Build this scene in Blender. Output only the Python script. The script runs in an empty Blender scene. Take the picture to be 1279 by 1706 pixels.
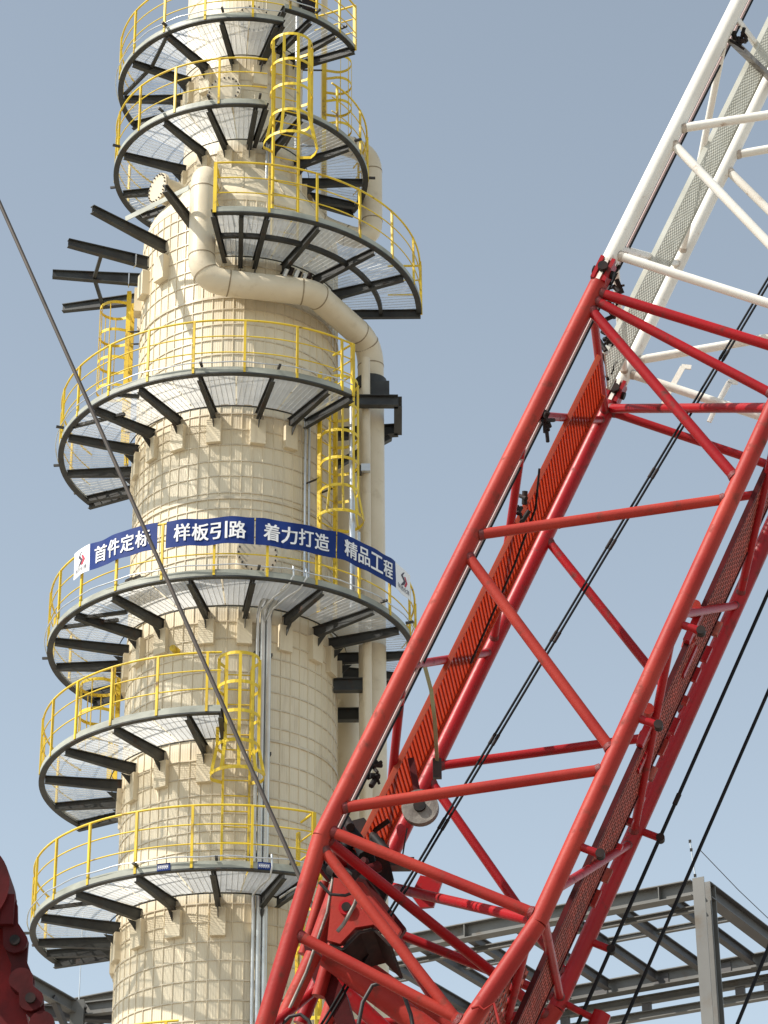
import bpy, math, random
from mathutils import Vector, Matrix
random.seed(7)
R_ = math.radians
scene = bpy.context.scene
COL = scene.collection

# ------------------------------------------------------------------ camera (eye at the origin, ground at z = -1.6)
GROUND = -1.6
W, H, F = 1279.0, 1706.0, 4520.1
PITCH, ROLL = R_(28.1226), R_(0.492)
fw = Vector((0, math.cos(PITCH), math.sin(PITCH)))
rt0 = Vector((1, 0, 0)); dn0 = -rt0.cross(fw)
rt = rt0 * math.cos(ROLL) + dn0 * math.sin(ROLL)
dn = dn0 * math.cos(ROLL) - rt0 * math.sin(ROLL)
cam_d = bpy.data.cameras.new('camera'); cam = bpy.data.objects.new('camera', cam_d); COL.objects.link(cam)
m = Matrix.Identity(4)
for i in range(3):
    m[i][0], m[i][1], m[i][2] = rt[i], -dn[i], -fw[i]
cam.matrix_world = m
cam_d.sensor_fit = 'VERTICAL'; cam_d.sensor_height = 36.0
cam_d.lens = F / H * 36.0
cam_d.clip_start = 0.1; cam_d.clip_end = 9000
scene.camera = cam

# ------------------------------------------------------------------ sky, sun, exposure
SUN = Vector((-1.91, -0.83, 2.25)).normalized()          # towards the sun
world = bpy.data.worlds.new('World'); scene.world = world; world.use_nodes = True
nt = world.node_tree; bg = nt.nodes['Background']
sky = nt.nodes.new('ShaderNodeTexSky'); sky.sky_type = 'NISHITA'; sky.sun_disc = False
sky.sun_elevation = math.asin(SUN.z); sky.sun_rotation = math.atan2(SUN.x, SUN.y)
sky.air_density = 1.0; sky.dust_density = 0.8; sky.ozone_density = 1.5; sky.altitude = 50
hs = nt.nodes.new('ShaderNodeHueSaturation'); hs.inputs['Saturation'].default_value = 0.56
tn = nt.nodes.new('ShaderNodeMix'); tn.data_type = 'RGBA'; tn.blend_type = 'MULTIPLY'; tn.inputs[0].default_value = 1.0; tn.inputs[7].default_value = (0.965, 1.0, 0.945, 1)
nt.links.new(sky.outputs[0], hs.inputs['Color']); nt.links.new(hs.outputs[0], tn.inputs[6]); nt.links.new(tn.outputs[2], bg.inputs[0])
bg.inputs[1].default_value = 0.13
sl = bpy.data.lights.new('sun', 'SUN'); sl.energy = 4.0; sl.angle = R_(0.8); sl.color = (1.0, 0.945, 0.86)
so = bpy.data.objects.new('sun', sl); COL.objects.link(so)
so.rotation_euler = (-SUN).to_track_quat('-Z', 'Y').to_euler(); so.location = (-30, -20, 60)
vs = scene.view_settings; vs.view_transform = 'Standard'; vs.look = 'None'; vs.exposure = 0.62; vs.gamma = 1.0

# ------------------------------------------------------------------ materials
def mat(name, col, rough=0.5, metal=0.0, col2=None, scale=3.0, bump=0.0, bscale=20.0, thresh=(0.35, 0.7), detail=6, stretch=(1, 1, 1), spec=0.5, wear=None, wscale=6.0, wth=(0.60, 0.66), wstretch=(1, 1, 1)):
    M = bpy.data.materials.new(name); M.use_nodes = True
    n = M.node_tree.nodes; l = M.node_tree.links; b = n['Principled BSDF']
    b.inputs['Roughness'].default_value = rough; b.inputs['Metallic'].default_value = metal
    b.inputs['Specular IOR Level'].default_value = spec
    b.inputs['Base Color'].default_value = (*col, 1)
    geo = n.new('ShaderNodeNewGeometry'); mp = n.new('ShaderNodeMapping'); mp.inputs['Scale'].default_value = stretch
    l.new(geo.outputs['Position'], mp.inputs['Vector'])
    if col2:
        t = n.new('ShaderNodeTexNoise'); t.inputs['Scale'].default_value = scale; t.inputs['Detail'].default_value = detail
        l.new(mp.outputs[0], t.inputs['Vector'])
        r = n.new('ShaderNodeMapRange'); r.inputs[1].default_value, r.inputs[2].default_value = thresh
        l.new(t.outputs[0], r.inputs[0])
        x = n.new('ShaderNodeMix'); x.data_type = 'RGBA'
        x.inputs[6].default_value = (*col, 1); x.inputs[7].default_value = (*col2, 1)
        l.new(r.outputs[0], x.inputs[0]); l.new(x.outputs[2], b.inputs['Base Color'])
        if wear:
            mw = n.new('ShaderNodeMapping'); mw.inputs['Scale'].default_value = wstretch; l.new(geo.outputs['Position'], mw.inputs['Vector'])
            t3 = n.new('ShaderNodeTexNoise'); t3.inputs['Scale'].default_value = wscale; t3.inputs['Detail'].default_value = 9; t3.inputs['Roughness'].default_value = 0.62
            l.new(mw.outputs[0], t3.inputs['Vector'])
            r3 = n.new('ShaderNodeMapRange'); r3.inputs[1].default_value, r3.inputs[2].default_value = wth; l.new(t3.outputs[0], r3.inputs[0])
            x3 = n.new('ShaderNodeMix'); x3.data_type = 'RGBA'; x3.inputs[7].default_value = (*wear, 1)
            l.new(x.outputs[2], x3.inputs[6]); l.new(r3.outputs[0], x3.inputs[0]); l.new(x3.outputs[2], b.inputs['Base Color'])
            rr_ = n.new('ShaderNodeMapRange'); rr_.inputs[3].default_value = rough; rr_.inputs[4].default_value = min(1, rough + .3); l.new(r3.outputs[0], rr_.inputs[0]); l.new(rr_.outputs[0], b.inputs['Roughness'])
    if bump:
        t2 = n.new('ShaderNodeTexNoise'); t2.inputs['Scale'].default_value = bscale; t2.inputs['Detail'].default_value = 4
        l.new(mp.outputs[0], t2.inputs['Vector'])
        bp_ = n.new('ShaderNodeBump'); bp_.inputs['Strength'].default_value = bump; bp_.inputs['Distance'].default_value = 0.02
        l.new(t2.outputs[0], bp_.inputs['Height']); l.new(bp_.outputs[0], b.inputs['Normal'])
    return M
M_CLAD = mat('cream cladding', (0.73, 0.64, 0.47), 0.42, 0, (0.66, 0.57, 0.41), 1.3, 0.2, 4.0, stretch=(1, 1, 0.35), wear=(0.46, 0.37, 0.25), wscale=2.2, wth=(0.54, 0.86), wstretch=(2.4, 2.4, 0.28))
M_PIPE = mat('cream pipe jacket', (0.69, 0.60, 0.45), 0.38, 0, (0.61, 0.52, 0.37), 1.2, 0.2, 6.0, wear=(0.44, 0.35, 0.23), wscale=2.5, wth=(0.56, 0.85))
M_STRAP = mat('steel strap', (0.64, 0.56, 0.42), 0.40, 0.1, (0.50, 0.42, 0.30), 6)
M_SEAM = mat('brown jacket seam', (0.30, 0.235, 0.15), 0.6, 0, (0.22, 0.165, 0.10), 8)
M_STEEL = mat('dark grey steel paint', (0.055, 0.058, 0.056), 0.5, 0, (0.032, 0.031, 0.030), 2.5, 0.1, 12, spec=0.3, wear=(0.075, 0.042, 0.028), wscale=4, wth=(0.58, 0.75))
M_RIM = mat('grey-green rim paint', (0.40, 0.41, 0.345), 0.5, 0, (0.25, 0.255, 0.215), 1.7, 0.1, 14, stretch=(1, 1, 2))
M_GRATE = mat('galvanised grating', (0.68, 0.685, 0.67), 0.5, 0.1, (0.52, 0.525, 0.51), 1.4)
M_YEL = mat('yellow rail paint', (0.78, 0.57, 0.035), 0.45, 0, (0.64, 0.43, 0.02), 1.7, wear=(0.22, 0.13, 0.05), wscale=4, wth=(0.60, 0.72))
M_YELP = mat('yellow post paint', (0.76, 0.53, 0.02), 0.48, 0, (0.55, 0.36, 0.02), 1.5, wear=(0.16, 0.10, 0.05), wscale=3, wth=(0.57, 0.70))
M_GALV = mat('galvanised conduit', (0.66, 0.68, 0.69), 0.34, 0.65, (0.52, 0.54, 0.56), 3)
M_BOLT = mat('dark bolts', (0.055, 0.05, 0.045), 0.5, 0.4)
M_RED = mat('red boom paint', (0.36, 0.008, 0.012), 0.40, 0, (0.25, 0.007, 0.010), 0.9, 0.10, 25, spec=0.28, wear=(0.10, 0.028, 0.022), wscale=5, wth=(0.58, 0.72))
M_REDF = mat('orange-red boom paint', (0.38, 0.042, 0.027), 0.52, 0, (0.28, 0.017, 0.015), 1.1, 0.12, 25, spec=0.2, wear=(0.14, 0.040, 0.028), wscale=5, wth=(0.57, 0.74))  # more orange than the red boom paint; near chords and lower tubes
M_REDD = mat('dark red crane paint', (0.085, 0.006, 0.007), 0.55, 0, (0.03, 0.004, 0.004), 3.0, 0.1, 18, spec=0.15)
M_WELD = mat('red painted weld', (0.20, 0.012, 0.014), 0.6, 0, (0.09, 0.025, 0.02), 14, 0.4, 60)
M_WWELD = mat('stained white weld', (0.55, 0.49, 0.42), 0.6, 0, (0.30, 0.21, 0.15), 10, 0.4, 60)
M_WALK = mat('red walkway slats', (0.52, 0.12, 0.06), 0.5, 0, (0.43, 0.08, 0.04), 1.5)
def translucent(M, col, fac):                             # thin plastic grating lets part of the light through
    n = M.node_tree.nodes; l = M.node_tree.links; t = n.new('ShaderNodeBsdfTranslucent'); t.inputs[0].default_value = (*col, 1)
    x = n.new('ShaderNodeMixShader'); x.inputs[0].default_value = fac; o = n['Material Output']
    l.new(n['Principled BSDF'].outputs[0], x.inputs[1]); l.new(t.outputs[0], x.inputs[2]); l.new(x.outputs[0], o.inputs[0])
translucent(M_WALK, (0.66, 0.19, 0.095), 0.6)
M_MAST = mat('deep red mast paint', (0.20, 0.010, 0.010), 0.55, 0, (0.08, 0.006, 0.007), 4.0, 0.1, 18, spec=0.2)  # between the boom red and the dark crane red, mottled by noise
M_RUST = mat('rusty red grating', (0.32, 0.045, 0.026), 0.7, 0, (0.15, 0.03, 0.02), 5, 0.2, 40)
M_WHITE = mat('white boom paint', (0.80, 0.765, 0.70), 0.36, 0, (0.66, 0.60, 0.52), 1.1, 0.08, 25, thresh=(0.45, 0.8), wear=(0.36, 0.24, 0.16), wscale=4.5, wth=(0.62, 0.74))
M_WGRATE = mat('pale walkway mesh', (0.62, 0.61, 0.54), 0.5, 0.1, (0.5, 0.49, 0.42), 3)
M_ROPE = mat('greased wire rope', (0.010, 0.011, 0.014), 0.7, 0.0, (0.016, 0.015, 0.015), 4, spec=0.15)
M_ROPE2 = mat('bare wire rope', (0.085, 0.068, 0.055), 0.6, 0.2, (0.05, 0.042, 0.036), 2)
M_PINK = mat('faded rope sheath', (0.50, 0.36, 0.34), 0.6)
M_WBACK = mat('brown walkway ribs', (0.34, 0.08, 0.04), 0.6, 0, (0.26, 0.06, 0.032), 2)
translucent(M_WBACK, (0.62, 0.16, 0.08), 0.8)
M_HOSE = mat('black hose', (0.025, 0.022, 0.022), 0.55)
M_GREASE = mat('greasy black fitting', (0.014, 0.013, 0.013), 0.6, 0.0, (0.035, 0.02, 0.017), 8, spec=0.15)
M_BLUE = mat('blue banner cloth', (0.008, 0.027, 0.145), 0.6, 0, (0.011, 0.035, 0.175), 2.5, 0.25, 3, spec=0.2)
M_BWHITE = mat('white banner print', (0.80, 0.80, 0.80), 0.6)
M_LRED = mat('red logo print', (0.45, 0.02, 0.05), 0.6)
M_LDARK = mat('dark logo print', (0.05, 0.04, 0.06), 0.6)
M_FRAME = mat('grey frame steel', (0.14, 0.136, 0.126), 0.5, 0, (0.10, 0.097, 0.09), 0.8, wear=(0.11, 0.085, 0.06), wscale=1.2, wth=(0.56, 0.72))
M_FRAMED = mat('dark frame steel', (0.095, 0.09, 0.09), 0.55, 0, (0.065, 0.06, 0.06), 0.8)
M_GREEN = mat('pale green sling', (0.35, 0.42, 0.25), 0.7)
M_SHEAVE = mat('worn sheave', (0.27, 0.245, 0.21), 0.55, 0.2, (0.09, 0.07, 0.06), 5, 0.2, 30)
M_GROUND = mat('dusty site ground', (0.32, 0.285, 0.235), 0.9, 0, (0.25, 0.225, 0.185), 0.08, 0.3, 1.5)
M_ORANGE = mat('orange plastic', (0.75, 0.33, 0.03), 0.5)

# ------------------------------------------------------------------ mesh builder
class MB:
    def __init__(s): s.v = []; s.f = []; s.sm = []
    def add(s, vs, fs, smooth=False):
        o = len(s.v); s.v += [tuple(q) for q in vs]
        for f in fs: s.f.append(tuple(i + o for i in f)); s.sm.append(smooth)
    def box(s, c, ax, ay, az):                            # centre and three half-axis vectors
        c, ax, ay, az = map(Vector, (c, ax, ay, az))
        vs = [c + ax * i + ay * j + az * k for k in (-1, 1) for j in (-1, 1) for i in (-1, 1)]
        s.add(vs, [(0, 2, 3, 1), (4, 5, 7, 6), (0, 1, 5, 4), (2, 6, 7, 3), (0, 4, 6, 2), (1, 3, 7, 5)]); return s
    def bar(s, a, b, w, h, up=(0, 0, 1)):
        a, b = Vector(a), Vector(b); d = (b - a); L = d.length; d.normalize()
        side = d.cross(Vector(up))
        if side.length < 1e-4: side = d.cross(Vector((1, 0, 0)))
        side.normalize(); u = side.cross(d)
        return s.box((a + b) / 2, d * L / 2, side * w / 2, u * h / 2)
    def prof(s, a, b, pts, up=(0, 0, 1), pts2=None):      # extrude closed 2D profile (side, up) from a to b
        a, b = Vector(a), Vector(b); d = (b - a).normalized(); side = d.cross(Vector(up))
        if side.length < 1e-4: side = d.cross(Vector((1, 0, 0)))
        side.normalize(); u = side.cross(d); n = len(pts); pts2 = pts2 or pts
        vs = [a + side * x + u * y for x, y in pts] + [b + side * x + u * y for x, y in pts2]
        s.add(vs, [(i, (i + 1) % n, n + (i + 1) % n, n + i) for i in range(n)] + [tuple(range(n - 1, -1, -1)), tuple(range(n, 2 * n))]); return s
    def ibeam(s, a, b, w, h, tw, tf, up=(0, 0, 1), h2=None):  # top flange at the a-b line, depth downwards
        def P(h): return [(-w/2, 0), (-w/2, -tf), (-tw/2, -tf), (-tw/2, -h+tf), (-w/2, -h+tf), (-w/2, -h), (w/2, -h), (w/2, -h+tf), (tw/2, -h+tf), (tw/2, -tf), (w/2, -tf), (w/2, 0)]
        return s.prof(a, b, P(h), up, P(h2 or h))
    def tube(s, pts, r, n=10, caps=True, r2=None):
        pts = [Vector(p) for p in pts]; N = len(pts); o = len(s.v); u = None; rings = []
        for i, p in enumerate(pts):
            t = (pts[min(i+1, N-1)] - pts[max(i-1, 0)]).normalized()
            if u is None:
                u = t.cross(Vector((0, 0, 1)))
                if u.length < 1e-3: u = t.cross(Vector((1, 0, 0)))
            u = (u - t * u.dot(t)).normalized(); w = t.cross(u)
            rr = r if r2 is None else r + (r2 - r) * i / (N - 1)
            rings.append([p + (u * math.cos(2*math.pi*k/n) + w * math.sin(2*math.pi*k/n)) * rr for k in range(n)])
        vs = [q for g in rings for q in g]
        fs = [(i*n+k, i*n+(k+1) % n, (i+1)*n+(k+1) % n, (i+1)*n+k) for i in range(N-1) for k in range(n)]
        s.add(vs, fs, True)
        if caps:
            s.add(rings[0], [tuple(range(n-1, -1, -1))]); s.add(rings[-1], [tuple(range(n))])
        return s
    def poly(s, pts, thick):                              # planar polygon extruded by vector
        n = len(pts); t = Vector(thick); pts = [Vector(p) for p in pts]
        s.add(pts + [p + t for p in pts], [tuple(range(n)), tuple(range(2*n-1, n-1, -1))] + [(i, n+i, n+(i+1) % n, (i+1) % n) for i in range(n)]); return s
    def mesh(s, name, m):
        me = bpy.data.meshes.new(name); me.from_pydata(s.v, [], s.f)
        for p, q in zip(me.polygons, s.sm): p.use_smooth = q
        for q in (m if isinstance(m, (list, tuple)) else [m]): me.materials.append(q)
        me.update(); return me
    def build(s, name, m, parent=None):
        return link(name, s.mesh(name, m), parent)
def link(name, me, parent=None, mw=None):
    o = bpy.data.objects.new(name, me); COL.objects.link(o)
    if parent is not None:
        o.parent = parent; o.matrix_parent_inverse = parent.matrix_basis.inverted()
    if mw is not None: o.matrix_basis = mw
    return o
def tag(o, label, cat, group=None):
    o['label'] = label; o['category'] = cat
    if group: o['group'] = group
    return o
def thing(name, label, cat, loc=(0, 0, 0), group=None):
    o = bpy.data.objects.new(name, None); COL.objects.link(o); o.location = loc; o.empty_display_size = 0.2
    o.matrix_basis = Matrix.Translation(Vector(loc))
    return tag(o, label, cat, group)

# ------------------------------------------------------------------ tower frame: th = 0 faces the viewer, + to the right
AX = Vector((-0.0621 * 48, 48.0, 0)); RC = 2.035; RU = 1.27
def cy(th, r, z): return Vector((AX.x + r * math.sin(R_(th)), AX.y - r * math.cos(R_(th)), z))
def ray(x, y): return rt * ((x - 639.5) / F) + dn * ((y - 853.0) / F) + fw
def at_y(x, y, Y): d = ray(x, y); return d * (Y / d.y)
def at_z(x, y, z): d = ray(x, y); return d * (z / d.z)
def arange(a, b, step):
    n = max(1, int(math.ceil(abs(b - a) / step))); return [a + (b - a) * i / n for i in range(n + 1)]
def ringsec(mb, t0, t1, prof, step=3.0, closed=False):    # sweep (r, z) profile round the axis
    ths = arange(t0, t1, step); n = len(prof)
    vs = [cy(t, r, z) for t in ths for r, z in prof]
    N = len(ths)
    fs = [(i*n+k, i*n+(k+1) % n, (i+1)*n+(k+1) % n, (i+1)*n+k) for i in range(N-1) for k in range(n)]
    mb.add(vs, fs)
    if not closed: mb.add(vs[:n], [tuple(range(n-1, -1, -1))]); mb.add(vs[-n:], [tuple(range(n))])
    return mb

# ------------------------------------------------------------------ ground
g = MB(); g.add([(-4000, -4000, GROUND), (4000, -4000, GROUND), (4000, 4000, GROUND), (-4000, 4000, GROUND)], [(0, 1, 2, 3)])
g = g.build('ground', M_GROUND); g['kind'] = 'structure'

# ------------------------------------------------------------------ the tower
TOWER = thing('column_tower', 'tall cream clad process column ringed with steel platforms', 'tower', (AX.x, AX.y, GROUND))
def clad_sheet(rad, z0, z1, span, nrib, rib, minor):
    mb = MB(); pts = []
    step = span / nrib
    for i in range(nrib):
        b = -span / 2 + i * step; dg = math.degrees(1 / rad)
        w = 0.012 * dg; sl_ = 0.006 * dg
        pts += [(b, rib), (b + w, rib), (b + w + sl_, 0)]
        k = 4
        for j in range(1, k):
            c = b + w + sl_ + (step - w - 2*sl_) * j / k
            pts += [(c - 0.008*dg, 0), (c - 0.003*dg, minor), (c + 0.003*dg, minor), (c + 0.008*dg, 0)]
        pts += [(b + step - sl_, 0)]
    pts.append((span / 2, rib))
    n = len(pts); zs = [z0, z1]
    vs = []
    for z in zs:
        for t, h in pts: vs.append(((rad + h) * math.sin(R_(t)), -(rad + h) * math.cos(R_(t)), z))
    for z in zs:
        for t, h in pts: vs.append(((rad - 0.05) * math.sin(R_(t)), -(rad - 0.05) * math.cos(R_(t)), z))
    fs = [(i, i+1, n+i+1, n+i) for i in range(n-1)] + [(2*n+i+1, 2*n+i, 3*n+i, 3*n+i+1) for i in range(n-1)]
    fs += [(i+1, i, 2*n+i, 2*n+i+1) for i in range(n-1)] + [(n+i, n+i+1, 3*n+i+1, 3*n+i) for i in range(n-1)]
    fs += [(0, n, 3*n, 2*n), (n-1, 3*n-1, 4*n-1, 2*n-1)]
    mb.add(vs, fs); return mb
LEV = {1: 16.733, 2: 19.694, 3: 22.426, 4: 26.774, 5: 30.331, 6: 33.73, 7: 35.966}
cuts = [GROUND, 4.5, 10.5, 13.6, 16.95, 19.9, 22.65, 24.9, 27.0, 29.48, 31.85]
for z0, z1 in zip(cuts, cuts[1:]):
    me = clad_sheet(RC, z0 + 0.004, z1 - 0.004, 17.94, 3, 0.02, 0.0025).mesh('cladding_sheet', M_CLAD)
    for k in range(20):
        rr = 1 + random.uniform(-0.0012, 0.0012)
        mw = Matrix.Translation((AX.x, AX.y, 0)) @ Matrix.Rotation(R_(18 * k + 3), 4, 'Z') @ Matrix.Diagonal((rr, rr, 1, 1))
        link('cladding_sheet', me, TOWER, mw)
ucuts = [33.35, 35.2, 37.0, 38.8, 41.0, 44.0]
for z0, z1 in zip(ucuts, ucuts[1:]):
    me = clad_sheet(RU, z0 + 0.004, z1 - 0.004, 29.94, 2, 0.006, 0.002).mesh('cladding_sheet', M_CLAD)
    for k in range(12):
        rr = 1 + random.uniform(-0.002, 0.002)
        mw = Matrix.Translation((AX.x, AX.y, 0)) @ Matrix.Rotation(R_(30 * k + 7 + 11 * z0), 4, 'Z') @ Matrix.Diagonal((rr, rr, 1, 1))
        link('cladding_sheet', me, TOWER, mw)
mb = MB(); cp = [(RC + 0.012, 31.845), (RC + 0.012, 31.95), (1.95, 32.2), (1.30, 33.25), (1.285, 33.4), (1.2, 33.4), (1.2, 31.845)]
ringsec(mb, 0, 360, cp, 6, True); cone = mb.build('cone', M_CLAD, TOWER)
for k in range(14):                                        # raised gore seams of the cone
    t = k * 360 / 14 + 4
    MB().bar(cy(t, 1.955, 32.22), cy(t, 1.312, 33.25), 0.03, 0.012, cy(t, 1, 0) - cy(t, 0, 0)).build('gore_seam', M_CLAD, cone)
MB().tube([(AX.x, AX.y, GROUND), (AX.x, AX.y, 44)], 1.1, 24).build('shell_core', M_FRAMED, TOWER)
ringsec(MB(), 0, 360, [(1.0, 44), (RU + .03, 44), (RU + .03, 44.15), (0.3, 44.6), (0.3, 44.3)], 6, True).build('head', M_CLAD, TOWER)
def strap_mesh(rad, hgt=0.024, pr=0.024):
    mb = MB()
    ringsec(mb, 0, 360, [(rad, -hgt/2), (rad + pr, -hgt/2), (rad + pr, hgt/2), (rad, hgt/2)], 3.0, True)
    for i in range(len(mb.v)): v = mb.v[i]; mb.v[i] = (v[0] - AX.x, v[1] - AX.y, v[2])
    return mb.mesh('strap', M_STRAP)
sm_ = strap_mesh(RC - 0.004); z = 11.0
while z < 31.8:
    if min(abs(z - c) for c in cuts) > 0.1:
        link('strap', sm_, TOWER, Matrix.Translation((AX.x, AX.y, z)) @ Matrix.Rotation(random.uniform(-.002, .002), 4, 'X'))
    z += 0.352 + random.uniform(-0.018, 0.018)
seam = strap_mesh(RC - 0.004, 0.05, 0.034)
for c in cuts[3:-1]: link('seam_band', seam, TOWER, Matrix.Translation((AX.x, AX.y, c)))
su = strap_mesh(RU - 0.004, 0.03, 0.014); z = 33.6
while z < 43.8:
    link('strap', su, TOWER, Matrix.Translation((AX.x, AX.y, z))); z += 0.62

def manhole(th, z, r0, r1, rad, parent, cover_r=None):     # radial nozzle with bolted cover
    d = (cy(th, 1, 0) - cy(th, 0, 0)); up = Vector((0, 0, 1)); s = d.cross(up)
    nz = MB().tube([cy(th, r0, z), cy(th, r1 - 0.09, z)], rad * 0.82, 28).build('manhole', M_CLAD, parent)
    MB().tube([cy(th, r1 - 0.09, z), cy(th, r1 - 0.045, z)], rad, 32).build('flange', M_PIPE, nz)
    MB().tube([cy(th, r1 - 0.035, z), cy(th, r1, z)], rad, 32).build('cover', M_PIPE, nz)
    bm = MB().tube([Vector((0, 0, -0.07)), Vector((0, 0, 0.05))], 0.017, 6).mesh('bolt', M_BOLT)
    q = d.to_track_quat('Z', 'Y').to_matrix().to_4x4()
    for k in range(20):
        a = 2 * math.pi * k / 20
        p = cy(th, r1 - 0.02, z) + (s * math.cos(a) + up * math.sin(a)) * rad * 0.9
        b = link('bolt', bm, nz); b.matrix_basis = Matrix.Translation(p) @ q; b.matrix_parent_inverse = nz.matrix_basis.inverted()
    return nz
manhole(10, 36.85, 1.1, 1.62, 0.36, TOWER)
manhole(-12, 34.98, 1.1, 1.58, 0.36, TOWER)
manhole(13, 23.42, 1.9, 2.62, 0.40, TOWER)
manhole(-53, 32.68, 1.4, 2.12, 0.34, TOWER)
for (t, z) in ((-9, 14.1), (9, 14.1)):
    MB().tube([cy(t, 1.98, z), cy(t, 2.22, z)], 0.09, 14).build('lifting_lug', M_ORANGE, TOWER)
MB().tube([cy(-27, 2.0, 21.75), cy(-27, 2.22, 21.75)], 0.065, 14).build('nozzle_stub', M_YELP, TOWER)

# ------------------------------------------------------------------ platforms
def grate_panel(mb, t0, t1, ri, ro, z):
    phi = (t0 + t1) / 2; hd = R_(t1 - t0) / 2
    er = cy(phi, 1, 0) - cy(phi, 0, 0); et = Vector((0, 0, 1)).cross(er) * 1.0
    if et.dot(cy(phi + 5, 1, 0) - cy(phi, 1, 0)) < 0: et = -et
    c0 = Vector((AX.x, AX.y, z)); hb, tb = 0.0060, 0.0013
    x = ri * math.cos(hd) + 0.01
    while x < ro - 0.005:
        ym = min(x * math.tan(hd) - 0.012, math.sqrt(max(ro * ro - x * x, 0)))
        yi = math.sqrt(max(ri * ri - x * x, 0)) if x < ri else 0
        segs = [(-ym, ym)] if yi <= 0 else [(-ym, -yi), (yi, ym)]
        for a, b in segs:
            if b - a > 0.03: mb.box(c0 + er * x + et * (a + b) / 2, et * (b - a) / 2, er * tb, Vector((0, 0, hb)))
        x += 0.026
    y = -ro * math.sin(hd) + 0.05
    while y < ro * math.sin(hd) - 0.02:
        x0 = max(math.sqrt(max(ri * ri - y * y, 0)), abs(y) / math.tan(hd) + 0.012); x1 = math.sqrt(ro * ro - y * y)
        if x1 - x0 > 0.05: mb.box(c0 + er * (x0 + x1) / 2 + et * y + Vector((0, 0, hb * 0.7)), er * (x1 - x0) / 2, et * 0.003, Vector((0, 0, 0.004)))
        y += 0.1
    return mb
def box_rad(mb, th, r0, r1, z0, z1, w):
    d = cy(th, 1, 0) - cy(th, 0, 0); s = Vector((-d.y, d.x, 0))
    return mb.box(cy(th, (r0 + r1) / 2, (z0 + z1) / 2), d * (r1 - r0) / 2, s * w / 2, Vector((0, 0, (z1 - z0) / 2)))
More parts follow.
